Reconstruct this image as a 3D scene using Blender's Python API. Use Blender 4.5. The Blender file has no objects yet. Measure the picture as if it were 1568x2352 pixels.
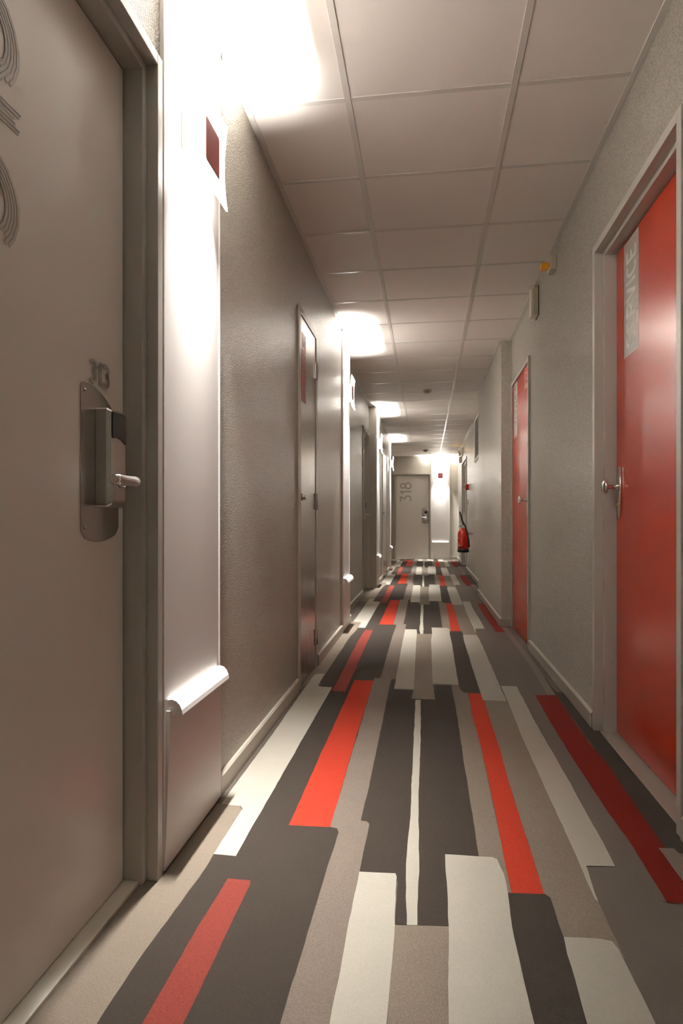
import bpy, bmesh, math, random
from mathutils import Vector, Matrix
random.seed(7)
PI = math.pi
scene = bpy.context.scene
COL = scene.collection

# ------------------------------------------------------------------ camera
H_EYE = 0.925
cam_data = bpy.data.cameras.new('camera')
cam = bpy.data.objects.new('camera', cam_data)
COL.objects.link(cam)
cam.location = (0, 0, H_EYE)
cam.rotation_euler = (PI / 2, 0, 0.1354)
cam_data.sensor_fit = 'VERTICAL'
cam_data.sensor_height = 36
cam_data.lens = 1427.4 / 2352 * 36
cam_data.shift_y = 21.7 / 2352
cam_data.clip_start = 0.02
cam_data.clip_end = 100
scene.camera = cam

# ------------------------------------------------------------------ exposure, world
scene.view_settings.view_transform = 'Standard'
scene.view_settings.look = 'None'
scene.view_settings.gamma = 1
scene.view_settings.use_curve_mapping = False
scene.view_settings.exposure = 0.60
world = bpy.data.worlds.new('world')
scene.world = world
world.use_nodes = True
world.node_tree.nodes['Background'].inputs['Color'].default_value = (0.8, 0.75, 0.7, 1)
world.node_tree.nodes['Background'].inputs['Strength'].default_value = 0.02
LAMP_DOWN = 14.0
LAMP_UP = 46.0
PLATE_GLOW = 5.0
scene.cycles.max_bounces = 16
scene.cycles.diffuse_bounces = 12
scene.cycles.glossy_bounces = 6
LAMP_COLOR = (1.0, 0.965, 0.91)


# ------------------------------------------------------------------ materials
def mat(name, color, rough=0.5, metal=0.0, spec=0.5, bump=0.0, bscale=200.0, var=0.0, vscale=6.0,
        aniso=None, coat=0.0, speck=0.0, bdist=.002, sscale=420):
    m = bpy.data.materials.new(name)
    m.use_nodes = True
    nt = m.node_tree
    b = nt.nodes['Principled BSDF']
    b.inputs['Base Color'].default_value = (*color, 1)
    b.inputs['Roughness'].default_value = rough
    b.inputs['Metallic'].default_value = metal
    b.inputs['Specular IOR Level'].default_value = spec
    b.inputs['Coat Weight'].default_value = coat
    tc = nt.nodes.new('ShaderNodeTexCoord')
    if bump:
        n = nt.nodes.new('ShaderNodeTexNoise')
        n.inputs['Scale'].default_value = bscale
        n.inputs['Detail'].default_value = 2
        nt.links.new(tc.outputs['Object'], n.inputs['Vector'])
        bp = nt.nodes.new('ShaderNodeBump')
        bp.inputs['Strength'].default_value = bump
        bp.inputs['Distance'].default_value = bdist
        nt.links.new(n.outputs['Fac'], bp.inputs['Height'])
        nt.links.new(bp.outputs['Normal'], b.inputs['Normal'])
    if var or speck:
        n2 = nt.nodes.new('ShaderNodeTexNoise')
        n2.inputs['Scale'].default_value = vscale
        n2.inputs['Detail'].default_value = 4
        nt.links.new(tc.outputs['Object'], n2.inputs['Vector'])
        mix = nt.nodes.new('ShaderNodeMix')
        mix.data_type = 'RGBA'
        mix.inputs['A'].default_value = (*[c * (1 - var) for c in color], 1)
        mix.inputs['B'].default_value = (*[min(1, c * (1 + var)) for c in color], 1)
        nt.links.new(n2.outputs['Fac'], mix.inputs['Factor'])
        last = mix.outputs['Result']
        if speck:
            n3 = nt.nodes.new('ShaderNodeTexNoise')
            n3.inputs['Scale'].default_value = sscale
            n3.inputs['Detail'].default_value = 1
            nt.links.new(tc.outputs['Object'], n3.inputs['Vector'])
            mr = nt.nodes.new('ShaderNodeMapRange')
            mr.inputs['From Min'].default_value = 0.36
            mr.inputs['From Max'].default_value = 0.64
            mr.inputs['To Min'].default_value = 1 - speck
            mr.inputs['To Max'].default_value = 1 + speck
            nt.links.new(n3.outputs['Fac'], mr.inputs['Value'])
            mu = nt.nodes.new('ShaderNodeVectorMath')
            mu.operation = 'SCALE'
            nt.links.new(last, mu.inputs[0])
            nt.links.new(mr.outputs['Result'], mu.inputs['Scale'])
            last = mu.outputs['Vector']
        nt.links.new(last, b.inputs['Base Color'])
    if aniso is not None:
        b.inputs['Anisotropic'].default_value = aniso
    return m


def glass_plate_mat():
    m = bpy.data.materials.new('frosted_lamp_glass')
    m.use_nodes = True
    nt = m.node_tree
    nt.nodes.clear()
    out = nt.nodes.new('ShaderNodeOutputMaterial')
    d = nt.nodes.new('ShaderNodeBsdfDiffuse'); d.inputs['Color'].default_value = (.9, .89, .87, 1)
    t = nt.nodes.new('ShaderNodeBsdfTranslucent'); t.inputs['Color'].default_value = (.9, .88, .85, 1)
    g = nt.nodes.new('ShaderNodeBsdfGlossy'); g.inputs['Roughness'].default_value = .25
    m1 = nt.nodes.new('ShaderNodeMixShader'); m1.inputs[0].default_value = .5
    m2 = nt.nodes.new('ShaderNodeMixShader'); m2.inputs[0].default_value = .05
    nt.links.new(d.outputs[0], m1.inputs[1]); nt.links.new(t.outputs[0], m1.inputs[2])
    nt.links.new(m1.outputs[0], m2.inputs[1]); nt.links.new(g.outputs[0], m2.inputs[2])
    e = nt.nodes.new('ShaderNodeEmission'); e.inputs['Color'].default_value = (*LAMP_COLOR, 1)
    e.inputs['Strength'].default_value = PLATE_GLOW
    ad = nt.nodes.new('ShaderNodeAddShader')
    nt.links.new(m2.outputs[0], ad.inputs[0]); nt.links.new(e.outputs[0], ad.inputs[1])
    nt.links.new(ad.outputs[0], out.inputs[0])
    return m


def brushed_mat(name, color, rough):
    """vertical brushing streaks on stainless sheet"""
    m = mat(name, color, rough, 1.0)
    nt = m.node_tree
    b = nt.nodes['Principled BSDF']
    tc = nt.nodes.new('ShaderNodeTexCoord')
    mp = nt.nodes.new('ShaderNodeMapping')
    mp.inputs['Scale'].default_value = (1, 60, 1.2)
    n = nt.nodes.new('ShaderNodeTexNoise')
    n.inputs['Scale'].default_value = 3
    n.inputs['Detail'].default_value = 3
    nt.links.new(tc.outputs['Object'], mp.inputs['Vector'])
    nt.links.new(mp.outputs['Vector'], n.inputs['Vector'])
    mr = nt.nodes.new('ShaderNodeMapRange')
    mr.inputs['To Min'].default_value = rough * .7
    mr.inputs['To Max'].default_value = rough * 1.5
    nt.links.new(n.outputs['Fac'], mr.inputs['Value'])
    nt.links.new(mr.outputs['Result'], b.inputs['Roughness'])
    bp = nt.nodes.new('ShaderNodeBump')
    bp.inputs['Strength'].default_value = .12
    bp.inputs['Distance'].default_value = .001
    nt.links.new(n.outputs['Fac'], bp.inputs['Height'])
    nt.links.new(bp.outputs['Normal'], b.inputs['Normal'])
    return m


M = {
    'stucco': mat('stucco_paint', (.52, .485, .415), .27, spec=.75, bump=1.0, bscale=210, var=.03, bdist=.012, speck=.20, sscale=230),
    'ceiling_tile': mat('ceiling_tile', (.78, .735, .69), .55, spec=.3, bump=.08, bscale=300, var=.015, vscale=60),
    'grid': mat('painted_steel_grid', (.62, .59, .55), .28, spec=.6),
    'plenum': mat('dark_plenum', (.05, .05, .05), .9),
    'panel': mat('satin_white_panel', (.66, .63, .61), .38, spec=.5, bump=.05, bscale=500),
    'lamp_white': mat('white_lamp_metal', (.8, .79, .77), .4),
    'lamp_glass': glass_plate_mat(),
    'badge': mat('dark_red_badge', (.24, .06, .06), .35),
    'frame': mat('greige_frame_paint', (.44, .42, .38), .30, spec=.5),
    'room_door': mat('pale_greige_door', (.72, .69, .645), .32, spec=.75, var=.03, vscale=2.5),
    'decal': mat('grey_door_decal', (.46, .425, .385), .5, spec=.35),
    'decal_line': mat('decal_outline', (.30, .27, .24), .4),
    'decal_dark': mat('dark_grey_decal', (.42, .38, .34), .5),  # even darker grey of the number decal on the end door
    'red_door': mat('red_door_laminate', (.40, .036, .013), .24, spec=.6, var=.02),
    'skirt': mat('skirting_paint', (.42, .39, .33), .35, spec=.5),
    'black': mat('black_plastic', (.012, .012, .012), .25),
    'gap': mat('dark_gap', (.01, .01, .01), .9),
    'steel': mat('satin_steel', (.55, .54, .52), .28, 1.0),
    'chrome': mat('polished_chrome', (.75, .74, .72), .14, 1.0),
    'plate': mat('mirror_steel_plate', (.50, .45, .42), .22, 1.0),
    'locker': brushed_mat('brushed_stainless', (.48, .45, .42), .22),
    'locker_frame': mat('pale_locker_frame', (.56, .53, .47), .3),
    'cream': mat('cream_plastic', (.55, .51, .38), .4),
    'amber': mat('amber_lens', (.85, .35, .02), .2, spec=.6),
    'strip_grey': mat('grey_label_film', (.36, .34, .29), .32),
    'white_ink': mat('white_ink', (.8, .78, .74), .4),
    'red_film': mat('red_label_film', (.42, .04, .045), .35),
    'pink_ink': mat('pale_pink_ink', (.48, .25, .24), .4),
    'sign_red': mat('sign_red', (.50, .02, .015), .3),
    'ext_red': mat('extinguisher_red', (.55, .025, .012), .2, coat=.4),
    'rubber': mat('black_rubber', (.01, .01, .01), .5),
    'clear': mat('clear_cover', (.95, .94, .9), .06, spec=.7),
    'white_plastic': mat('white_plastic', (.75, .74, .71), .35),
    'bag': mat('white_bag', (.7, .7, .69), .35, bump=.4, bscale=40),
    'brass': mat('brass', (.6, .42, .15), .3, 1.0),
    'threshold': mat('pale_threshold', (.62, .60, .52), .3),
    'threshold_grey': mat('grey_threshold', (.26, .22, .185), .5),
    'vent': mat('vent_paint', (.5, .48, .42), .4),
    'void': mat('vent_void', (.16, .15, .13), .9),
}
M['clear'].node_tree.nodes['Principled BSDF'].inputs['Transmission Weight'].default_value = .92
CARPET = {
    'base': (.100, .084, .070), 'dark': (.040, .032, .0265), 'taupe': (.165, .136, .108),
    'rose': (.148, .120, .100), 'white': (.345, .322, .275), 'white_grey': (.32, .30, .26),
    'red': (.33, .034, .018), 'dark_red': (.115, .011, .007), 'muted_red': (.165, .036, .028),
}
for k, c in CARPET.items():
    M['carpet_' + k] = mat('carpet_' + k, c, .95, spec=.08, bump=.5, bscale=700, var=.05, vscale=9, speck=.05 if k.startswith('white') else .13)


# ------------------------------------------------------------------ mesh helpers
class MB:
    def __init__(self):
        self.v = []; self.f = []; self.smooth = []

    def add(self, verts, faces, smooth=False):
        o = len(self.v)
        self.v += [tuple(v) for v in verts]
        self.f += [tuple(i + o for i in f) for f in faces]
        self.smooth += [smooth] * len(faces)
        return self

    def box(self, x0, x1, y0, y1, z0, z1):
        x0, x1 = sorted((x0, x1)); y0, y1 = sorted((y0, y1)); z0, z1 = sorted((z0, z1))
        v = [(x, y, z) for z in (z0, z1) for y in (y0, y1) for x in (x0, x1)]
        f = [(0, 2, 3, 1), (4, 5, 7, 6), (0, 1, 5, 4), (2, 6, 7, 3), (0, 4, 6, 2), (1, 3, 7, 5)]
        return self.add(v, f)

    def prism(self, pts, a, b, axis):
        """closed 2-D outline extruded from a to b along axis; pts are the other two coordinates in xyz order"""
        def P(p, t):
            if axis == 'x': return (t, p[0], p[1])
            if axis == 'y': return (p[0], t, p[1])
            return (p[0], p[1], t)
        n = len(pts)
        v = [P(p, a) for p in pts] + [P(p, b) for p in pts]
        f = [tuple(range(n))[::-1], tuple(range(n, 2 * n))]
        f += [(i, (i + 1) % n, n + (i + 1) % n, n + i) for i in range(n)]
        return self.add(v, f)

    def lathe(self, prof, origin, axis=(0, 0, 1), seg=24, smooth=True):
        """prof: (radius, distance along axis)"""
        ax = Vector(axis).normalized()
        ref = Vector((0, 0, 1)) if abs(ax.z) < .9 else Vector((1, 0, 0))
        u = ax.cross(ref).normalized(); w = ax.cross(u)
        v = []; f = []
        for r, h in prof:
            for i in range(seg):
                a = 2 * PI * i / seg
                v.append(Vector(origin) + ax * h + u * (r * math.cos(a)) + w * (r * math.sin(a)))
        for k in range(len(prof) - 1):
            for i in range(seg):
                j = (i + 1) % seg
                f.append((k * seg + i, k * seg + j, (k + 1) * seg + j, (k + 1) * seg + i))
        o = len(self.v)
        self.add(v, f, smooth)
        self.f.append(tuple(o + i for i in range(seg))[::-1]); self.smooth.append(False)
        m = (len(prof) - 1) * seg
        self.f.append(tuple(o + m + i for i in range(seg))); self.smooth.append(False)
        return self

    def tube(self, pts, radii, seg=12):
        pts = [Vector(p) for p in pts]
        if not hasattr(radii, '__len__'): radii = [radii] * len(pts)
        v = []; f = []
        prev = None
        for i, p in enumerate(pts):
            d = (pts[min(i + 1, len(pts) - 1)] - pts[max(i - 1, 0)]).normalized()
            ref = prev if prev is not None else (Vector((0, 0, 1)) if abs(d.z) < .9 else Vector((1, 0, 0)))
            u = (ref - d * ref.dot(d)).normalized(); w = d.cross(u); prev = u
            for k in range(seg):
                a = 2 * PI * k / seg
                v.append(p + u * (radii[i] * math.cos(a)) + w * (radii[i] * math.sin(a)))
        for i in range(len(pts) - 1):
            for k in range(seg):
                j = (k + 1) % seg
                f.append((i * seg + k, i * seg + j, (i + 1) * seg + j, (i + 1) * seg + k))
        o = len(self.v)
        self.add(v, f, True)
        self.f.append(tuple(o + i for i in range(seg))[::-1]); self.smooth.append(False)
        m = (len(pts) - 1) * seg
        self.f.append(tuple(o + m + i for i in range(seg))); self.smooth.append(False)
        return self

    def build(self, name, material, parent=None, bevel=0, seg=2):
        off = parent_loc(parent)
        me = bpy.data.meshes.new(name)
        me.from_pydata([(x - off[0], y - off[1], z - off[2]) for x, y, z in self.v], [], self.f)
        bm = bmesh.new(); bm.from_mesh(me)
        bmesh.ops.recalc_face_normals(bm, faces=bm.faces)
        bm.to_mesh(me); bm.free()
        for p, s in zip(me.polygons, self.smooth): p.use_smooth = s
        me.materials.append(material)
        o = bpy.data.objects.new(name, me)
        COL.objects.link(o)
        if parent: o.parent = parent
        if bevel:
            b = o.modifiers.new('bevel', 'BEVEL'); b.width = bevel; b.segments = seg
            b.limit_method = 'ANGLE'; b.angle_limit = math.radians(40)
        return o


LOC = {}


def parent_loc(p):
    return LOC.get(p.name, (0, 0, 0)) if p else (0, 0, 0)


def thing(name, label, cat=None, loc=(0, 0, 0), group=None, kind=None):
    o = bpy.data.objects.new(name, None)
    o.empty_display_size = .05
    COL.objects.link(o)
    o.location = loc
    LOC[o.name] = tuple(loc)
    o['label'] = label
    if cat: o['category'] = cat
    if group: o['group'] = group
    if kind: o['kind'] = kind
    return o


def struct(o, label=None):
    o['kind'] = 'structure'
    if label: o['label'] = label
    return o


def part(o, parent_part):
    """hang an already built mesh below a part (thing > part > sub-part); parts sit at their thing's origin"""
    o.parent = parent_part
    return o


def copy_tree(o, parent=None):
    c = o.copy(); COL.objects.link(c); c.parent = parent
    for ch in list(o.children): copy_tree(ch, c)
    return c


def rounded(x0, x1, y0, y1, r, n=5):
    pts = []
    for cx, cy, a0 in ((x1 - r, y1 - r, 0), (x0 + r, y1 - r, 90), (x0 + r, y0 + r, 180), (x1 - r, y0 + r, 270)):
        for i in range(n + 1):
            a = math.radians(a0 + 90 * i / n)
            pts.append((cx + r * math.cos(a), cy + r * math.sin(a)))
    return pts


# ------------------------------------------------------------------ stroke lettering
def arc(cx, cy, rx, ry, a0, a1, n=10):
    return [(cx + rx * math.cos(math.radians(a0 + (a1 - a0) * i / n)),
             cy + ry * math.sin(math.radians(a0 + (a1 - a0) * i / n))) for i in range(n + 1)]


GLYPH = {
    'S': (.56, [arc(.28, .74, .24, .22, 20, 270, 12)[:-1] + arc(.28, .26, .24, .24, 90, -150, 12)]),
    'E': (.50, [[(.05, 0), (.05, 1)], [(.05, .96), (.47, .96)], [(.05, .5), (.38, .5)], [(.05, .04), (.47, .04)]]),
    'R': (.56, [[(.05, 0), (.05, 1)], [(.05, .96)] + arc(.26, .73, .24, .23, 90, -90, 10) + [(.05, .5)], [(.26, .5), (.52, 0)]]),
    'V': (.58, [[(.03, 1), (.29, .02)], [(.29, .02), (.55, 1)]]),
    'I': (.22, [[(.11, 0), (.11, 1)]]),
    'C': (.56, [arc(.30, .5, .26, .46, 50, 310, 16)]),
    '3': (.58, [arc(.26, .74, .24, .22, 150, -80, 12) + arc(.26, .27, .28, .25, 80, -150, 12)]),
    'Z': (.58, [[(.04, .96), (.50, .96)], [(.50, .96), (.24, .60)], arc(.26, .30, .27, .27, 95, -140, 12)]),
    '1': (.40, [[(.06, .74), (.26, .97)], [(.26, 0), (.26, 1)]]),
    '5': (.56, [[(.5, .96), (.1, .96)], [(.1, .96), (.08, .56)], arc(.25, .33, .27, .31, 120, -140, 12)]),
    '8': (.60, [arc(.29, .75, .21, .21, -90, 270, 16), arc(.29, .27, .27, .26, 90, 450, 18)]),
}


def ribbon(mb, pts, w, to3d, t):
    """flat band of width w and thickness t along a 2-D polyline"""
    n = len(pts)
    L = []; R = []
    for i in range(n):
        a = Vector(pts[max(0, i - 1)]); b = Vector(pts[min(n - 1, i + 1)])
        d = (b - a)
        if d.length < 1e-9: d = Vector((1, 0))
        d.normalize(); nn = Vector((-d.y, d.x)) * (w / 2)
        p = Vector(pts[i]); L.append(p + nn); R.append(p - nn)
    v = [to3d(p, 0) for p in L] + [to3d(p, 0) for p in R] + [to3d(p, t) for p in L] + [to3d(p, t) for p in R]
    f = []
    for i in range(n - 1):
        f.append((2 * n + i, 2 * n + i + 1, 3 * n + i + 1, 3 * n + i))
        f.append((i, i + 1, 2 * n + i + 1, 2 * n + i))
        f.append((n + i, 3 * n + i, 3 * n + i + 1, n + i + 1))
    f.append((0, 2 * n, 3 * n, n)); f.append((n - 1, 2 * n - 1, 4 * n - 1, 3 * n - 1))
    mb.add(v, f)


def lettering(name, text, origin, adv, up, nrm, height, material, parent, xs=1.0, gap=.14, offs=(0,), w=.05, t=.0006, wob=0.0):
    adv = Vector(adv); up = Vector(up); nrm = Vector(nrm); origin = Vector(origin)
    mb = MB()
    cur = 0.0
    rr = random.Random(len(text) * 13 + int(height * 1000))
    for ch in text:
        width, polys = GLYPH[ch]
        for pk, pl in enumerate(polys):
            for ok, o in enumerate(offs):
                n = len(pl)
                pts = []
                for i, p in enumerate(pl):
                    a = Vector(pl[max(0, i - 1)]); b = Vector(pl[min(n - 1, i + 1)])
                    d = (b - a); d.normalize()
                    q = Vector(p) + Vector((-d.y, d.x)) * o
                    if i in (0, n - 1):
                        q += d * rr.uniform(-wob, wob)
                    pts.append(((q.x * xs + cur) * height, q.y * height))
                ribbon(mb, pts, w * height, lambda p, tt: origin + adv * p[0] + up * p[1] + nrm * tt, t * (1 + .08 * pk + .02 * ok))
        cur += (width * xs + gap)
    return mb.build(name, material, parent)


# ------------------------------------------------------------------ room geometry
CEIL = 2.52
XL, XLR, XLE = -.695, -.79, -.86        # left wall, its recess, its far end
XR, XR2, XR3 = .745, .655, .758         # right wall, the thicker section, the far section
YB, YE = -4.2, 15.3
TOP = 2.75


def wall_seg(mb, side, x, y0, y1, opening=None, back=1.3):
    s = -1 if side == 'L' else 1
    xb = s * back
    if opening is None:
        mb.box(x, xb, y0, y1, 0, TOP)
    else:
        a, b, zt = opening
        if a > y0: mb.box(x, xb, y0, a, 0, TOP)
        if b < y1: mb.box(x, xb, b, y1, 0, TOP)
        mb.box(x, xb, a, b, zt, TOP)


wl = MB()
wall_seg(wl, 'L', XL, YB, 2.6, (.60, 1.545, 2.13))
wall_seg(wl, 'L', XL, 2.6, 4.6, (3.34, 3.90, 2.10))
wall_seg(wl, 'L', XL, 4.6, 5.68)
wall_seg(wl, 'L', XLR, 5.68, 8.60, (7.74, 8.58, 2.12))
wall_seg(wl, 'L', XL, 8.60, 12.35, (9.95, 10.95, 2.10))
wall_seg(wl, 'L', XLE, 12.35, YE)
struct(wl.build('wall_left', M['stucco']), 'long taupe stucco wall on the left with four lit white panels')
wr = MB()
wall_seg(wr, 'R', XR, YB, 3.4, (1.965, 2.875, 2.135))
wall_seg(wr, 'R', XR, 3.4, 5.62, (4.66, 5.56, 2.12))
wall_seg(wr, 'R', XR2, 5.62, 8.02)
wall_seg(wr, 'R', XR3, 8.02, YE, (11.95, 13.45, 2.15))
struct(wr.build('wall_right', M['stucco']), 'taupe stucco wall on the right, stepped forward midway')
we = MB()
we.box(-1.3, -.772, YE, YE + .3, 0, TOP); we.box(.106, 1.3, YE, YE + .3, 0, TOP); we.box(-.772, .106, YE, YE + .3, 2.09, TOP)
struct(we.build('wall_end', M['stucco']), 'end wall of the corridor around the door numbered 318')
struct(MB().box(-1.3, 1.3, YB - .2, YB, 0, TOP).build('wall_back', M['stucco']))
# floor and carpet --------------------------------------------------
floor = MB().box(-1.3, 1.3, YB - .2, YE + .3, -.1, 0).build('floor', M['carpet_base'])
struct(floor, 'corridor floor in patchwork striped carpet of white, brown, taupe and red')


def wobble(poly, amp=.0010, step=.032):
    out = []
    n = len(poly)
    for i in range(n):
        a = Vector(poly[i]); b = Vector(poly[(i + 1) % n])
        L = (b - a).length
        k = max(1, int(L / step))
        nn = Vector((-(b - a).y, (b - a).x)).normalized() if L > 1e-6 else Vector((0, 0))
        off = 0
        for j in range(k):
            if j: off = .6 * off + random.uniform(-amp, amp)
            p = a.lerp(b, j / k) + nn * (off if j else 0)
            out.append((p.x, p.y))
    return out


PATCH = [   # (colour, outline in metres: x across the corridor, y along it), painted in this order
    ('taupe', [(-.86, -.28), (-.60, -.28), (-.60, 1.20), (-.583, 1.60), (-.585, 1.93), (-.60, 1.957), (-.86, 1.968)]),
    ('dark', [(-.522, 1.60), (-.522, 3.64), (-.29, 3.64), (-.29, 1.60)]),
    ('dark', [(-.585, -.24), (-.592, -.28), (-.52, -.29), (-.30, -.10), (-.272, -.06), (-.262, .0),
              (-.266, 1.12), (-.262, 1.60), (-.258, 1.83), (-.266, 1.853), (-.29, 1.86), (-.585, 1.86), (-.585, 1.66), (-.583, 1.55), (-.60, 1.27), (-.602, .6), (-.60, -.2)]),
    ('white', [(-.664, 1.962), (-.597, 1.957), (-.585, 1.94), (-.585, 1.664), (-.521, 1.662), (-.521, 2.5), (-.519, 3.424),
               (-.585, 3.431), (-.603, 3.45), (-.611, 3.72), (-.655, 3.715), (-.668, 3.68), (-.668, 3.23), (-.662, 2.75)]),
    ('red', [(-.415, 3.60), (-.302, 3.602), (-.298, 2.7), (-.288, 1.858), (-.415, 1.853)]),
    ('muted_red', [(-.509, 1.555), (-.448, 1.554), (-.444, 1.535), (-.443, 1.1), (-.432, -.37), (-.505, -.37), (-.518, 1.09), (-.516, 1.37)]),
    ('rose', [(-.302, 3.66), (-.203, 3.66), (-.20, 3.14), (-.197, 2.17), (-.20, 1.91), (-.182, 1.908), (-.172, 1.893), (-.174, 1.75),
              (-.176, 1.2), (-.172, -.06), (-.262, -.06), (-.266, 1.12), (-.262, 1.6), (-.258, 1.83), (-.266, 1.853), (-.288, 1.858)]),
    ('dark', [(-.203, 3.60), (-.196, 3.65), (-.172, 3.65), (-.172, 3.42), (.045, 3.42), (.045, 3.55), (.140, 3.55), (.145, 3.17), (.144, 1.75),
              (.052, 1.75), (.051, 1.435), (-.072, 1.43), (-.072, 1.6), (-.174, 1.62), (-.172, 1.893), (-.182, 1.908), (-.20, 1.91), (-.197, 2.17)]),
    ('taupe', [(.140, 3.60), (.222, 3.60), (.222, 2.6), (.210, 1.587), (.198, 1.58), (.199, 1.70), (.19, 1.745), (.144, 1.75), (.145, 3.17)]),
    ('taupe', [(.290, 3.41), (.412, 3.41), (.41, 1.75), (.414, 1.575), (.416, 1.38), (.40, 1.44), (.303, 1.435), (.30, 1.56), (.29, 1.6)]),
    ('white', [(-.055, 3.24), (-.052, 2.62), (-.052, 2.26), (-.049, 1.99), (-.053, 1.76), (-.053, 1.65), (-.05, 1.54), (-.044, 1.43),
               (-.02, 1.433), (-.02, 1.54), (-.018, 1.65), (-.021, 1.77), (-.024, 2.0), (-.025, 2.27), (-.023, 2.63), (-.028, 3.244)]),
    ('white', [(-.175, 1.631), (-.08, 1.636), (-.076, 1.62), (-.071, 1.426), (-.072, 1.2), (-.063, -.28), (-.172, -.28), (-.176, 1.13)]),
    ('white', [(.052, 1.748), (.180, 1.751), (.192, 1.742), (.202, 1.67), (.201, 1.584), (.194, 1.46), (.197, 1.18), (.186, -.15), (.040, -.15), (.041, 1.16), (.051, 1.44)]),
    ('taupe', [(-.071, 1.426), (.051, 1.437), (.041, 1.2), (.040, -.17), (.05, -.46), (-.072, -.46), (-.063, -.28), (-.072, 1.2)]),
    ('red', [(.224, 3.401), (.295, 3.407), (.295, 2.868), (.296, 2.527), (.29, 2.252), (.29, 1.594), (.21, 1.587), (.22, 2.242), (.222, 2.621), (.218, 2.989)]),
    ('dark', [(.201, 1.587), (.292, 1.594), (.302, 1.58), (.302, 1.44), (.297, 1.3), (.293, 1.19), (.293, -.31), (.215, -.31), (.198, -.29), (.188, -.23), (.186, -.12), (.197, 1.2), (.194, 1.46)]),
    ('white_grey', [(.303, 1.435), (.38, 1.44), (.405, 1.436), (.411, 1.41), (.417, 1.25), (.417, .6), (.412, -.44), (.295, -.44), (.293, -.2), (.293, 1.19), (.298, 1.38)]),
    ('white', [(.415, 3.58), (.501, 3.58), (.50, 3.318), (.496, 3.01), (.499, 2.713), (.504, 2.28), (.503, 1.84), (.501, 1.747), (.425, 1.740), (.414, 1.58),
               (.409, 1.59), (.409, 1.70), (.410, 1.83), (.408, 2.27), (.407, 2.8), (.415, 3.29)]),
    ('dark', [(.684, 3.80), (.70, 3.80), (.692, 3.60), (.70, 3.49), (.90, 3.47), (.90, 1.84), (.655, 1.84), (.675, 2.4), (.683, 3.3)]),
    ('dark_red', [(.572, 3.411), (.684, 3.426), (.681, 3.26), (.673, 2.71), (.683, 2.45), (.674, 2.15), (.669, 1.866), (.654, 1.807), (.653, 1.60),
                  (.578, 1.598), (.581, 1.85), (.572, 2.07), (.565, 2.63), (.567, 3.02)]),
    ('rose', [(.650, 1.862), (.692, 1.865), (.699, 1.83), (.705, 1.0), (.70, .2), (.684, -.29), (.643, -.29), (.664, .4), (.660, 1.0), (.655, 1.6)]),
]
PERIOD = 3.72
cm = bpy.data.meshes.new('carpet_pattern')
cv = []; cf = []; cmi = []
cnames = list(CARPET.keys())
for k in range(-1, 5):
    for li, (c, poly) in enumerate(PATCH):
        pp = [(x - .004 * k, y + PERIOD * k) for x, y in wobble(poly)]
        if max(p[1] for p in pp) < -2.6 or min(p[1] for p in pp) > YE: continue
        pp = [(x, min(y, YE + .01)) for x, y in pp]
        z = .0003 + .00009 * li
        o = len(cv)
        cv += [(x, y, z) for x, y in pp]
        cf.append(tuple(range(o, o + len(pp))))
        cmi.append(cnames.index(c))
cm.from_pydata(cv, [], cf)
for n_ in cnames: cm.materials.append(M['carpet_' + n_])
for p, mi in zip(cm.polygons, cmi): p.material_index = mi
bm = bmesh.new(); bm.from_mesh(cm)
bmesh.ops.triangulate(bm, faces=bm.faces)
for f in bm.faces:
    if f.normal.z < 0: f.normal_flip()
bm.to_mesh(cm); bm.free()
carpet = bpy.data.objects.new('carpet_pattern', cm)
COL.objects.link(carpet); carpet.parent = floor

# ceiling -----------------------------------------------------------
ceiling = MB().box(-1.3, 1.3, YB - .2, YE + .3, CEIL + .05, CEIL + .2).build('ceiling', M['plenum'])
struct(ceiling, 'suspended ceiling of plain off-white square tiles in a steel grid')
TX = (-.293, .318)
TY0, TS = 2.33, .5388
HB = .012


def wl_x(y):
    return XL if (y < 5.68 or 8.60 < y < 12.35) else (XLR if y < 8.6 else XLE)


def wr_x(y):
    return XR if y < 5.62 else (XR2 if y < 8.02 else XR3)


rows = [TY0 + TS * k for k in range(-13, 25)]
rows = [y for y in rows if YB < y < YE]
cuts = [YB] + rows + [YE]
for a, b in zip(cuts[:-1], cuts[1:]):
    cols = [(min(wl_x(a + .01), wl_x(b - .01)), TX[0]), (TX[0], TX[1]), (TX[1], max(wr_x(a + .01), wr_x(b - .01)))]
    for x0, x1 in cols:
        dz = random.uniform(0, .0012)
        MB().box(x0 + .003, x1 - .003, a + .003, b - .003, CEIL - .001 - dz, CEIL + .014).build('ceiling_tile', M['ceiling_tile'], ceiling)
for x in TX:
    for y0, y1 in zip([YB, .2, 3.8, 7.4, 11.0], [.2, 3.8, 7.4, 11.0, YE]):
        MB().box(x - HB, x + HB, y0, y1, CEIL - .0045, CEIL - .0005).build('main_runner', M['grid'], ceiling, .0012)
for y in rows:
    for x0, x1 in ((wl_x(y), TX[0] - HB), (TX[0] + HB, TX[1] - HB), (TX[1] + HB, wr_x(y))):
        MB().box(x0, x1, y - HB, y + HB, CEIL - .0035, CEIL - .0002).build('cross_bar', M['grid'], ceiling, .0014, 3)


def angle(x0, x1, y0, y1):
    MB().box(x0, x1, y0, y1, CEIL - .006, CEIL - .001).build('wall_angle', M['grid'], ceiling, .0006)


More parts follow.
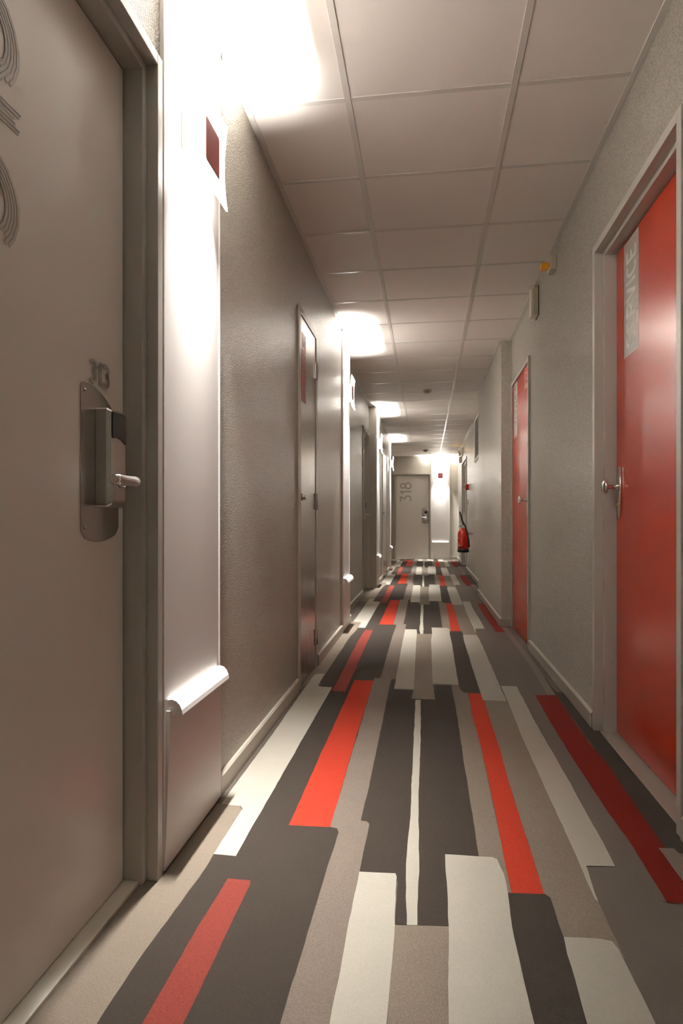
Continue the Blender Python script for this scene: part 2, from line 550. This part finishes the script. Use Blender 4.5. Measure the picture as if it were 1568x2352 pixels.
for y0, y1, x in ((YB, 1.0, XL), (1.0, 2.90, XL), (2.905, 5.68, XL), (5.68, 8.6, XLR), (8.6, 12.35, XL), (12.35, YE, XLE)):
    angle(x, x + .024, y0, y1)
for y0, y1, x in ((YB, 5.62, XR), (5.62, 8.02, XR2), (8.02, YE, XR3)):
    angle(x - .024, x, y0, y1)
angle(XLE, XR3, YE - .024, YE)
angle(XR2, XR, 5.62 - .024, 5.62)
angle(XLR, XL, 8.60 - .024, 8.60)


# baseboards --------------------------------------------------------
def skirting(name, x, y0, y1, s, h=.072):
    """s=+1: face towards +x (left wall)"""
    t = .014
    prof = [(x, 0), (x + s * t, 0), (x + s * t, h - .008), (x + s * (t - .006), h - .001), (x, h)]
    return struct(MB().prism(prof, y0, y1, 'y').build(name, M['skirt']))


skirting('baseboard_left', XL, YB, .55, 1)
skirting('baseboard_left', XL, 2.012, 3.31, 1)
skirting('baseboard_left', XL, 3.93, 5.095, 1)
skirting('baseboard_left', XL, 5.56, 5.68, 1)
skirting('baseboard_left', XLR, 5.68, 7.70, 1)
skirting('baseboard_left', XL, 9.12, 9.93, 1)
skirting('baseboard_left', XL, 10.98, 11.74, 1)
skirting('baseboard_left', XLE, 12.35, YE, 1)
skirting('baseboard_right', XR, YB, 1.92, -1)
skirting('baseboard_right', XR, 2.91, 4.64, -1)
skirting('baseboard_right', XR2, 5.605, 8.035, -1)
skirting('baseboard_right', XR3, 8.03, 11.9, -1)
skirting('baseboard_right', XR3, 13.5, YE, -1)
struct(MB().box(XR2 - .014, XR, 5.606, 5.62, 0, .07).build('baseboard_right', M['skirt'], bevel=.003))
struct(MB().box(.585, XR3, YE - .014, YE, 0, .07).build('baseboard_end', M['skirt'], bevel=.003))


# ------------------------------------------------------------------ door pieces
def frame_set(door, s, xf, xlip, xleaf, y0, y1, zt, lip=.022, face=.030, m='frame'):
    """steel frame round an opening y0..y1 (at the leaf) in a wall; s=-1 left wall, +1 right wall; xf proud face"""
    def jamb(ya, sgn):
        # ya: opening edge at the leaf; sgn: direction away from the opening
        mb = MB()
        mb.box(xlip, xleaf + s * .05, ya, ya + sgn * (lip + face), 0, zt + lip + face)
        mb.box(xf, xlip, ya + sgn * lip, ya + sgn * (lip + face), 0, zt + lip + face)
        return mb.build('jamb', M[m], door, .0015)
    jamb(y0, -1); jamb(y1, 1)
    mb = MB()
    mb.box(xlip, xleaf + s * .05, y0, y1, zt, zt + lip + face)
    mb.box(xf, xlip, y0 - lip, y1 + lip, zt + lip, zt + lip + face)
    mb.build('frame_head', M[m], door, .0015)


def hotel_lock(door, to, small_number, sides):
    """lock plate with reader and lever; to(a, b, c): a along the wall away from the hinge, b out of the leaf, c height"""
    def T(mb): mb.v = [to(*p) for p in mb.v]; return mb
    # plate outline (a,c)
    a0, a1 = -.052, .118
    pts = [(a0, .905), (a0 + .006, .897)]
    pts += [(a0 + (a1 - a0) * i / 10, .897 - .020 * math.sin(PI * (.1 + .9 * i / 10))) for i in range(1, 10)]
    pts += [(a1 - .01, .897), (a1, .91), (a1, 1.165)]
    pts += [(a1 - (a1 - a0 - .012) * i / 10, 1.240 - .070 * (1 - i / 10) ** 2.4) for i in range(0, 11)]
    pts += [(a0 + .005, 1.238), (a0, 1.232)]
    v = [(a, 0.0005, c) for a, c in pts] + [(a, .003, c) for a, c in pts]
    n = len(pts)
    mb = MB(); mb.add(v, [tuple(range(n)), tuple(range(n, 2 * n))] + [(i, (i + 1) % n, n + (i + 1) % n, n + i) for i in range(n)])
    pl = T(mb).build('lock_plate', M['plate'], door)
    for c in (.912, 1.222):
        sc = T(MB().lathe([(.004, .003), (.004, .005), (.002, .0062)], (a0 + .016, 0, c), (0, 1, 0), 10)).build('screw', M['chrome'], door)
        part(sc, pl)
    # body: rounded front
    out = rounded(.008, .088, .958, 1.190, .008, 3)
    lay = [(0.003, 0), (.030, 0), (.040, .006), (.043, .014)]
    v = []; n = len(out); f = []
    for b, ins in lay:
        for a, c in out:
            aa = .043 + (a - .043) * (1 - ins / .043); cc = 1.074 + (c - 1.074) * (1 - ins / .116)
            v.append((aa, b, cc))
    for k in range(len(lay) - 1):
        f += [(k * n + i, k * n + (i + 1) % n, (k + 1) * n + (i + 1) % n, (k + 1) * n + i) for i in range(n)]
    f += [tuple(range(n)), tuple(range((len(lay) - 1) * n, len(lay) * n))]
    bd = T(MB().add(v, f)).build('lock_body', M['steel'], door, .0012)
    rd = T(MB().prism([(.012, 1.118), (.03, 1.121), (.05, 1.119), (.074, 1.110), (.074, 1.176), (.066, 1.180), (.012, 1.180)], .0425, .0455, 'y')).build('card_reader', M['black'], door, .001)
    part(rd, bd)
    # lever
    neck = T(MB().lathe([(.013, .043), (.013, .058), (.009, .060), (.009, .078)], (.048, 0, 1.018), (0, 1, 0), 16)).build('lever_neck', M['chrome'], door)
    part(neck, bd)
    hz = 1.018
    lv = T(MB().tube([(.056, .078, hz), (.044, .083, hz), (.02, .086, hz), (-.015, .087, hz), (-.045, .087, hz), (-.056, .087, hz)],
                     [.011, .013, .0115, .0115, .0125, .0115], 14)).build('lever', M['steel'], door)
    part(lv, bd)
    cp = T(MB().lathe([(.0118, 0), (.0115, .005), (.008, .008)], (-.056, .087, hz), (-1, 0, 0), 14)).build('lever_cap', M['chrome'], door)
    part(cp, bd)
    o, adv, up, nrm = Vector(to(-.012, .0003, 1.246)), Vector(to(1, 0, 0)) - Vector(to(0, 0, 0)), Vector((0, 0, 1)), Vector(to(0, 1, 0)) - Vector(to(0, 0, 0))
    lettering('door_number', small_number, o, adv, up, nrm, .053, M['steel'], door, xs=.82, gap=.14, w=.15, t=.004)


# door 1: guest room, nearest on the left
D = thing('door_1', 'pale greige guest room door 313 nearest on the left, in steel frame', loc=(-.7645, 1.08, 0), kind='structure')
frame_set(D, -1, XL + .012, -.714, -.768, .645, 1.497, 2.078)
MB().box(-.7645, -.805, .650, 1.4925, .012, 2.074).build('door_leaf', M['room_door'], D, .0015)
MB().box(-.725, -.80, .60, 1.54, -.01, .010).build('threshold', M['threshold'], D, .002)
hotel_lock(D, lambda a, b, c: (-.7645 + b, 1.345 + a, c), '313', None)
lettering('number_decal', 'Z1Z', (-.7643, 1.075, 1.425), (0, 0, 1), (0, -1, 0), (1, 0, 0), .29, M['decal'], D, xs=1.0, gap=.02,
          offs=(-.055, -.028, .0, .028, .055), w=.026, t=.0008, wob=.05)
lettering('number_decal_line', 'Z1Z', (-.7640, 1.075, 1.425), (0, 0, 1), (0, -1, 0), (1, 0, 0), .29, M['decal_line'], D, xs=1.0, gap=.02,
          offs=(-.07, -.042, -.014, .014, .042), w=.008, t=.0010, wob=.07)

# door 2: red service door, near right
D2 = thing('door_2', 'red service door nearest on the right, recessed in its steel frame', loc=(.82, 2.4, 0), kind='structure')
frame_set(D2, 1, XR - .010, .772, .815, 1.983, 2.848, 2.090, lip=.020, face=.034)
MB().box(.82, .86, 1.990, 2.839, .012, 2.084).build('door_leaf', M['red_door'], D2, .0015)
MB().box(.755, .86, 1.97, 2.86, -.01, .006).build('threshold', M['threshold_grey'], D2, .002)
MB().box(.8195, .8205, 2.555, 2.735, 1.603, 2.075).build('label_strip', M['strip_grey'], D2)
lettering('lettering', 'SERVICE', (.8193, 2.588, 1.635), (0, 0, 1), (0, 1, 0), (-1, 0, 0), .112, M['white_ink'], D2, xs=.86, gap=.09,
          offs=(-.055, .0, .055), w=.034, t=.0005, wob=.05)


def service_handle(door, x, y, z, h=.115):
    """oval rose plate with a mushroom knob on a stem (right wall, pointing -x)"""
    n = 20
    pts = [(y + .021 * math.cos(2 * PI * i / n), z - .025 + h * math.sin(2 * PI * i / n)) for i in range(n)]
    pl = MB().prism(pts, x, x - .009, 'x').build('rose_plate', M['chrome'], door, .003, 3)
    kb = MB().lathe([(.017, .009), (.015, .016), (.009, .022), (.009, .052), (.014, .056), (.028, .058), (.033, .062), (.031, .068), (.020, .073), (.004, .075)],
                    (x, y, z), (-1, 0, 0), 28).build('knob', M['chrome'], door)
    part(kb, pl)
    kl = MB().lathe([(.007, .009), (.007, .013)], (x, y, z - .075), (-1, 0, 0), 12).build('key_cylinder', M['brass'], door)
    part(kl, pl)


service_handle(D2, .82, 2.785, 1.072)

# door 3: second red service door, flush
D3 = thing('door_3', 'second red service door on the right, flush, with red fire sign', loc=(.75, 5.1, 0), kind='structure')
fm = 'frame'
MB().box(XR - .016, .80, 4.632, 4.668, 0, 2.125).build('jamb', M[fm], D3, .001)
MB().box(XR - .010, .80, 5.555, 5.59, 0, 2.125).build('jamb', M[fm], D3, .001)
MB().box(XR - .010, .80, 4.668, 5.555, 2.098, 2.125).build('frame_head', M[fm], D3, .001)
MB().box(.747, .79, 4.672, 5.551, .008, 2.094).build('door_leaf', M['red_door'], D3, .001)
MB().box(.7462, .7475, 5.29, 5.49, 1.63, 2.093).build('label_strip', M['strip_grey'], D3)
lettering('lettering', 'SERVICE', (.746, 5.325, 1.655), (0, 0, 1), (0, 1, 0), (-1, 0, 0), .125, M['white_ink'], D3, xs=.76, gap=.08,
          offs=(-.05, .0, .05), w=.035, t=.0005, wob=.05)
sg = MB().box(.7445, .7470, 4.735, 4.905, 1.925, 2.085).build('fire_sign', M['sign_red'], D3)
sp = MB()
for a, b, c, d in ((4.738, 4.902, 2.079, 2.083), (4.738, 4.902, 1.927, 1.931), (4.738, 4.902, 1.958, 1.962), (4.738, 4.742, 1.927, 2.083), (4.898, 4.902, 1.927, 2.083),
                   (4.868, 4.882, 1.972, 2.062), (4.840, 4.882, 2.045, 2.055)):
    sp.box(.7441, .7446, a, b, c, d)
# hose reel pictogram: ring of short blocks, and two lines of small print
for i in range(14):
    a = 2 * PI * i / 14
    y, z = 4.80 + .026 * math.cos(a), 2.018 + .026 * math.sin(a)
    sp.box(.7441, .7446, y - .006, y + .006, z - .006, z + .006)
sp.box(.7441, .7446, 4.765, 4.775, 1.975, 2.02)
for y in (4.765, 4.79, 4.815, 4.84, 4.865):
    sp.box(.7441, .7446, y, y + .014, 1.938, 1.950)
part(sp.build('sign_print', M['white_ink'], D3), sg)
for z in (.18, 1.03, 1.85):
    MB().box(.735, .748, 5.55, 5.574, z - .05, z + .05).lathe([(.006, -.05), (.006, .05)], (.736, 5.562, z), (0, 0, 1), 10).build('hinge', M['frame'], D3)
service_handle(D3, .747, 4.735, 1.082, .10)


# stainless cupboard doors on the left
def cupboard(name, label, y0, y1, sticker):
    d = thing(name, label, loc=(XL, (y0 + y1) / 2, 0), kind='structure')
    MB().box(XL + .008, XL - .02, y0 - .045, y0, 0, 2.115).build('jamb', M['locker_frame'], d, .001)
    MB().box(XL + .008, XL - .02, y1, y1 + .035, 0, 2.115).build('jamb', M['locker_frame'], d, .001)
    MB().box(XL + .008, XL - .02, y0, y1, 2.078, 2.115).build('frame_head', M['locker_frame'], d, .001)
    MB().box(XL + .004, XL - .02, y0 + .004, y1 - .004, .008, 2.073).build('door_leaf', M['locker'], d, .0008)
    for z in (.20, 1.05, 1.87):
        MB().box(XL + .005, XL + .012, y1 - .035, y1 + .03, z - .05, z + .05).lathe([(.007, -.05), (.007, .05)], (XL + .012, y1 - .002, z), (0, 0, 1), 10).build('hinge', M['steel'], d)
    kn = MB().lathe([(.020, .004), (.020, .010), (.017, .013), (.010, .013), (.010, .018), (.016, .021), (.016, .026), (.010, .028)], (XL, y0 + .045, 1.062), (1, 0, 0), 20).build('latch', M['chrome'], d)
    if sticker:
        MB().box(XL + .0035, XL + .0046, y0 + .035, y0 + .155, 1.605, 1.99).build('label_strip', M['red_film'], d)
        lettering('lettering', 'SERVICE', (XL + .0046, y0 + .135, 1.625), (0, 0, 1), (0, -1, 0), (1, 0, 0), .082, M['pink_ink'], d, xs=.98, gap=.11,
                  offs=(-.05, .0, .05), w=.03, t=.0005, wob=.05)
    return d


cupboard('door_4', 'stainless steel cupboard door on the left, nearer of the two, red label', 3.385, 3.865, True)
cupboard('door_5', 'stainless steel cupboard door far down on the left, past the third panel', 10.02, 10.90, False)

# door 6: guest room in the recess on the left
D6 = thing('door_6', 'guest room door on the left, in the recess before the third panel', loc=(-.86, 8.16, 0), kind='structure')
frame_set(D6, -1, XLR + .014, -.81, -.862, 7.80, 8.545, 2.085, lip=.02, face=.024)
MB().box(-.86, -.90, 7.805, 8.54, .01, 2.08).build('door_leaf', M['room_door'], D6, .0015)
hotel_lock(D6, lambda a, b, c: (-.86 + b, 8.40 + a, c), '315', None)

# door 7: guest room 318 at the end
D7 = thing('door_7', 'guest room door 318 in the end wall', loc=(-.33, YE, 0), kind='structure')


def yframe(door, x0, x1, zt, yf, yl, yleaf, lip=.016, face=.017):
    for xa, sg_ in ((x0, -1), (x1, 1)):
        mb = MB()
        mb.box(xa, xa + sg_ * (lip + face), yl, yleaf + .05, 0, zt + lip + face)
        mb.box(xa + sg_ * lip, xa + sg_ * (lip + face), yf, yl, 0, zt + lip + face)
        mb.build('jamb', M['frame'], door, .0015)
    mb = MB(); mb.box(x0, x1, yl, yleaf + .05, zt, zt + lip + face); mb.box(x0 - lip, x1 + lip, yf, yl, zt + lip, zt + lip + face)
    mb.build('frame_head', M['frame'], door, .0015)


yframe(D7, -.740, .074, 2.055, YE - .012, YE + .018, YE + .06)
MB().box(-.735, .069, YE + .06, YE + .10, .01, 2.05).build('door_leaf', M['room_door'], D7, .0015)
MB().box(-.74, .074, YE + .004, YE + .10, -.01, .009).build('threshold', M['threshold'], D7, .001)
hotel_lock(D7, lambda a, b, c: (-.055 + a, YE + .06 - b, c), '318', None)
lettering('number_decal', 'Z18', (-.365, YE + .0595, 1.41), (0, 0, 1), (-1, 0, 0), (0, -1, 0), .27, M['decal_dark'], D7, xs=.98, gap=.10,
          offs=(-.04, 0, .04), w=.045, t=.0008, wob=.04)

# door 8: far right doorway
D8 = thing('door_8', 'greige double door in the far right wall behind the extinguisher', loc=(XR3, 12.7, 0), kind='structure')
frame_set(D8, 1, XR3 - .014, .785, .82, 12.0, 13.4, 2.10, lip=.03, face=.03)
MB().box(.822, .86, 12.005, 12.698, .01, 2.095).build('door_leaf', M['room_door'], D8, .0015)
MB().box(.822, .86, 12.702, 13.395, .01, 2.095).build('door_leaf', M['room_door'], D8, .0015)
MB().lathe([(.008, 0), (.008, .05)], (.822, 12.63, 1.05), (-1, 0, 0), 10).tube([(.775, 12.63, 1.05), (.772, 12.58, 1.05), (.772, 12.50, 1.05)], .009, 10).build('handle', M['steel'], D8)


# ------------------------------------------------------------------ lit panels, ledges and lamps
def place(root, x, y, rz):
    root.location = (x, y, 0); root.rotation_euler = (0, 0, rz)


def make_panel(label):
    r = thing('wall_panel', label, 'panel', group='tall white light panels')
    hw = .228
    MB().box(0, .010, -hw + .002, hw - .002, .0, CEIL - .004).build('backing_board', M['panel'], r, .0015)
    # edge strips that stop short of the floor
    for s in (-1, 1):
        MB().box(.0, .0125, s * hw, s * (hw - .012), .075, CEIL - .004).build('edge_strip', M['panel'], r, .002)
    # lower board, wider at the foot, leaning out to the ledge
    w0, w1 = .226, .204
    v = [(.0095, -w0, .006), (.0095, w0, .006), (.0095, w1, .42), (.0095, -w1, .42), (.015, -w0, .006), (.015, w0, .006), (.020, w1, .42), (.020, -w1, .42)]
    f = [(0, 1, 2, 3), (4, 5, 6, 7), (0, 1, 5, 4), (1, 2, 6, 5), (2, 3, 7, 6), (3, 0, 4, 7)]
    MB().add(v, f).build('lower_board', M['panel'], r, .001)
    prof = [(.0105, .448), (.022, .450), (.034, .446), (.044, .436), (.050, .422), (.052, .408), (.046, .404), (.036, .412), (.027, .414), (.0105, .395)]
    MB().prism(prof, -.198, .198, 'y').build('ledge', M['panel'], r, .0012)
    return r


def make_lamp(label):
    r = thing('wall_lamp', label, 'lamp', group='square up-and-down wall lamps')
    zc = 2.035
    x0 = .0102
    MB().box(x0, .058, -.105, .105, zc - .058, zc + .058).build('lamp_body', M['lamp_white'], r, .0015)
    # bowed glass plate
    pts = rounded(-.117, .117, zc - .130, zc + .130, .012, 4)
    out = []
    n = 15
    v = []; f = []
    zs = [zc - .130 + .26 * i / n for i in range(n + 1)]
    for t in (0, .005):
        for z in zs:
            bow = .010 * ((z - zc) / .13) ** 2
            for y in (-.117, .117):
                v.append((.0585 + bow + t, y, z))
    N = 2 * (n + 1)
    for i in range(n):
        a = 2 * i
        f.append((a, a + 2, a + 3, a + 1)); f.append((N + a, N + a + 1, N + a + 3, N + a + 2))
        f.append((a, N + a, N + a + 2, a + 2)); f.append((a + 1, a + 3, N + a + 3, N + a + 1))
    f.append((0, 1, N + 1, N)); f.append((2 * n, N + 2 * n, N + 2 * n + 1, 2 * n + 1))
    mb = MB().add(v, f, False)
    mb.build('glass_plate', M['lamp_glass'], r)
    MB().prism(rounded(-.059, .059, zc - .064, zc + .064, .010, 4), .0637, .0665, 'x').build('red_badge', M['badge'], r)
    for z, up, en in ((zc + .063, True, LAMP_UP), (zc - .063, False, LAMP_DOWN)):
        ld = bpy.data.lights.new('halogen', 'AREA')
        ld.shape = 'RECTANGLE'; ld.size = .03; ld.size_y = .19
        ld.energy = en; ld.color = LAMP_COLOR
        lo = bpy.data.objects.new('halogen_tube', ld)
        COL.objects.link(lo); lo.parent = r
        lo.location = (.034, 0, z)
        lo.rotation_euler = (PI, 0, 0) if up else (0, 0, 0)
        ld.spread = math.radians(115 if up else 72)
    return r


spots = [(XL, 1.782, 0, 'nearest on the left, beside door 313'), (XL, 5.335, 0, 'second on the left, past the steel cupboard door'),
         (XL, 8.885, 0, 'third on the left, past the recessed door'), (XL, 11.97, 0, 'farthest on the left wall, before the end wall'),
         (.341, YE, -PI / 2, 'on the end wall, right of door 318'), (XL, -2.5, 0, 'on the left wall behind the camera')]
pp0 = make_panel('tall white light panel ' + spots[0][3])
lp0 = make_lamp('square wall lamp with dark red badge, ' + spots[0][3])
for i, (x, y, rz, w) in enumerate(spots):
    p = pp0 if i == 0 else copy_tree(pp0)
    l = lp0 if i == 0 else copy_tree(lp0)
    place(p, x, y, rz); place(l, x, y, rz)
    p['label'] = 'tall white light panel with ledge, ' + w
    l['label'] = 'glowing square red-badged wall lamp, ' + w

# ------------------------------------------------------------------ wall and ceiling devices
b = thing('alarm_beacon', 'cream wall box with orange lens high on the right wall, nearer device', 'alarm', loc=(XR, 3.80, 2.42))
pr = [(XR, 3.725), (XR - .029, 3.725), (XR - .036, 3.735), (XR - .036, 3.81), (XR - .029, 3.82), (XR, 3.82)]
MB().prism(pr, 2.385, 2.468, 'z').build('housing', M['cream'], b, .003)
MB().box(XR - .036, XR - .080, 3.748, 3.80, 2.402, 2.436).build('lens', M['amber'], b, .006, 3)
b = thing('alarm_sounder', 'plain cream upright box high on the right wall, beyond the orange beacon', 'alarm', loc=(XR, 4.33, 2.4))
pr = [(XR, 4.285), (XR - .036, 4.285), (XR - .048, 4.30), (XR - .048, 4.375), (XR - .036, 4.39), (XR, 4.39)]
MB().prism(pr, 2.308, 2.492, 'z').build('housing', M['cream'], b, .005, 3)
MB().box(XR, XR - .005, 4.278, 4.397, 2.300, 2.498).build('back_plate', M['black'], b, .001)


def detector(x, y, label):
    d = thing('smoke_detector', label, 'detector', loc=(x, y, CEIL - .004), group='smoke detectors')
    MB().lathe([(.050, 0), (.050, -.012), (.046, -.016)], (x, y, CEIL - .001), (0, 0, 1), 24).build('base', M['cream'], d)
    MB().lathe([(.047, -.018), (.045, -.030), (.032, -.044), (.010, -.047)], (x, y, CEIL - .001), (0, 0, 1), 24).build('sensor_head', M['cream'], d)
    MB().box(x - .018, x + .018, y - .0455, y - .036, CEIL - .037, CEIL - .030).build('slot', M['black'], d)
    return d


detector(.013, 7.60, 'round cream smoke detector on the ceiling, nearer of the two')
detector(-.014, 14.0, 'round cream smoke detector on the ceiling, farther, before the end wall')

# ventilation grille
g = thing('ventilation_grille', 'louvred grey ventilation grille high on the far right wall', 'grille', loc=(XR3, 8.9, 2.1))
y0, y1, z0, z1 = 8.35, 9.85, 1.86, 2.50
x = XR3
MB().box(x, x - .014, y0, y0 + .03, z0, z1).box(x, x - .014, y1 - .03, y1, z0, z1).box(x, x - .014, y0 + .03, y1 - .03, z1 - .03, z1).build('grille_frame', M['vent'], g, .002)
v = [(x, y0, z0 + .02), (x, y1, z0 + .02), (x - .022, y1, z0 + .02), (x - .022, y0, z0 + .02), (x, y0, z0 - .03), (x, y1, z0 - .03), (x - .022, y1, z0 - .01), (x - .022, y0, z0 - .01)]
MB().add(v, [(0, 1, 2, 3), (4, 5, 6, 7), (0, 1, 5, 4), (1, 2, 6, 5), (2, 3, 7, 6), (3, 0, 4, 7)]).build('sill', M['vent'], g, .002)
MB().box(x, x - .002, y0 + .03, y1 - .03, z0 + .02, z1 - .03).build('grille_back', M['void'], g)
nl = 20
for i in range(nl):
    z = z0 + .035 + (z1 - z0 - .075) * i / (nl - 1)
    s_ = MB().prism([(x - .002, z + .010), (x - .004, z + .011), (x - .013, z - .008), (x - .011, z - .009)], y0 + .028, y1 - .028, 'y').build('louvre', M['vent'], g)

# emergency light with junction box
e = thing('emergency_light', 'clear-covered emergency light at the far right under the ceiling', 'light', loc=(XR3, 13.2, 2.36))
MB().box(XR3, XR3 - .03, 13.05, 13.42, 2.30, 2.46).build('back_plate', M['white_plastic'], e, .004)
MB().box(XR3 - .031, XR3 - .10, 13.07, 13.40, 2.315, 2.445).build('cover', M['clear'], e, .02, 4)
MB().tube([(XR3 - .062, 13.10, 2.40), (XR3 - .062, 13.37, 2.40)], .011, 12).build('lamp_tube', M['lamp_white'], e)
MB().lathe([(.004, -.014), (.014, -.008), (.017, 0), (.014, .008), (.004, .014)], (XR3 - .066, 13.16, 2.355), (1, 0, 0), 14).build('pilot_lens', M['amber'], e)
j = thing('junction_box', 'small cream box under the emergency light', 'box', loc=(XR3, 13.8, 2.3))
MB().box(XR3, XR3 - .05, 13.70, 13.80, 2.20, 2.33).build('cover', M['cream'], j, .006, 3)
MB().box(XR3 - .0495, XR3 - .0515, 13.72, 13.78, 2.22, 2.31).build('lid', M['cream'], j, .001)
ld = bpy.data.lights.new('pilot_glow', 'POINT'); ld.energy = .25; ld.color = (1, .55, .15); ld.shadow_soft_size = .02
lo = bpy.data.objects.new('pilot_glow', ld); COL.objects.link(lo); lo.parent = e; lo.location = (-.145, .05, .06)

# fire call point
c = thing('fire_call_point', 'red fire alarm call point on the far right wall above the extinguisher', 'alarm', loc=(XR3, 11.5, 1.55))
MB().box(XR3, XR3 - .055, 11.42, 11.52, 1.495, 1.595).build('housing', M['sign_red'], c, .004, 3)
MB().box(XR3 - .0545, XR3 - .057, 11.435, 11.505, 1.51, 1.58).build('push_plate', M['white_plastic'], c)
for z in (1.485, 1.575):
    MB().box(XR3 - .052, XR3 - .085, 11.53, 11.56, z, z + .04).build('cover_flap', M['white_plastic'], c, .008, 3)

s = thing('light_switch', 'white light switch on the far right wall below the call point', 'switch', loc=(XR3, 11.6, 1.27))
MB().box(XR3, XR3 - .012, 11.55, 11.64, 1.235, 1.325).build('switch_plate', M['white_plastic'], s, .003, 3)
MB().box(XR3 - .012, XR3 - .02, 11.575, 11.615, 1.255, 1.305).build('rocker', M['white_plastic'], s, .003)

# white bag hanging from the far door handle
bm_ = MB()
rings = []
for k in range(9):
    t = k / 8
    w_ = .012 + .055 * math.sin(min(1, t * 1.25) * PI / 2) * (1 if t < .85 else .8)
    ring = []
    for i in range(14):
        a = 2 * PI * i / 14
        rr = w_ * (1 + .22 * math.sin(3 * a + t * 4) + .1 * math.sin(7 * a + 9 * t))
        ring.append((.745 + .45 * rr * math.cos(a), 12.50 + 1.3 * rr * math.sin(a), 1.10 - .26 * t + .01 * math.sin(5 * a)))
    rings.append(ring)
vv = [p for r_ in rings for p in r_]
ff = [(k * 14 + i, k * 14 + (i + 1) % 14, (k + 1) * 14 + (i + 1) % 14, (k + 1) * 14 + i) for k in range(8) for i in range(14)]
ff += [tuple(range(14)), tuple(range(8 * 14, 9 * 14))]
bm_.add(vv, ff, True)
bg = bm_.build('plastic_bag', M['bag'])
bg['label'] = 'crumpled white plastic bag hanging from the far right door handle'; bg['category'] = 'bag'
_off = Vector((.745, 12.5, 1.0))
for v_ in bg.data.vertices: v_.co -= _off
bg.location = _off

# fire extinguisher
ex, ey = .605, 10.45
E_ = thing('fire_extinguisher', 'red fire extinguisher with black hose hung on the far right wall', 'extinguisher', loc=(ex, ey, .42))
MB().lathe([(.080, .455), (.090, .46), (.090, .725), (.080, .755), (.068, .782), (.048, .802), (.030, .810), (.024, .818)], (ex, ey, 0), (0, 0, 1), 32).build('cylinder', M['ext_red'], E_)
MB().lathe([(.078, .415), (.096, .42), (.096, .475), (.082, .480)], (ex, ey, 0), (0, 0, 1), 32).build('base_skirt', M['rubber'], E_)
hd = MB().lathe([(.026, .816), (.026, .835), (.019, .838), (.019, .862), (.014, .868)], (ex, ey, 0), (0, 0, 1), 20).build('valve', M['steel'], E_)
MB().prism([(ex - .015, .862), (ex - .075, .846), (ex - .078, .852), (ex - .02, .884), (ex + .02, .884), (ex + .02, .862)], ey - .012, ey + .012, 'y').build('grip', M['steel'], E_, .002)
MB().lathe([(.014, 0), (.014, .01)], (ex - .03, ey - .02, .835), (0, -1, 0), 14).build('pressure_gauge', M['steel'], E_)
MB().tube([(ex + .01, ey - .01, .86), (ex - .02, ey - .015, .93), (ex - .045, ey - .02, 1.02), (ex - .062, ey - .02, 1.085), (ex - .056, ey - .025, 1.09),
           (ex - .030, ey - .03, 1.02), (ex - .01, ey - .05, .93), (ex + .03, ey - .08, .85), (ex + .055, ey - .085, .76), (ex + .085, ey - .078, .62), (ex + .092, ey - .062, .50)],
          [.008, .008, .008, .007, .007, .009, .010, .011, .012, .013, .013], 10).build('hose', M['rubber'], E_)
MB().box(ex + .075, XR3 - .001, ey - .015, ey + .015, .70, .74).build('wall_bracket', M['steel'], E_, .002)
# printed label: pale ring and small text blocks on the curved body
lb = MB()


def on_body(a_deg, z, dr=.0006):
    a = math.radians(a_deg)
    return (ex + (.090 + dr) * math.cos(a), ey + (.090 + dr) * math.sin(a), z)


def body_patch(a0, a1, z0, z1):
    n_ = 4
    v_ = [on_body(a0 + (a1 - a0) * i / n_, z) for z in (z0, z1) for i in range(n_ + 1)]
    lb.add(v_, [(i, i + 1, n_ + 2 + i, n_ + 1 + i) for i in range(n_)])


for i in range(20):
    a = 2 * PI * i / 20
    ca, cz = -150 + 26 * math.cos(a), .62 + .045 * math.sin(a)
    body_patch(ca - 3, ca + 3, cz - .004, cz + .004)
for k in range(3):
    body_patch(-150, -128 + 2 * k, .545 - .012 * k, .551 - .012 * k)
body_patch(-122, -108, .515, .545)
for i in range(5):
    body_patch(-158 + 6 * i, -155 + 6 * i, .70, .708)
lb.build('printed_label', M['white_ink'], E_)['kind'] = 'stuff'
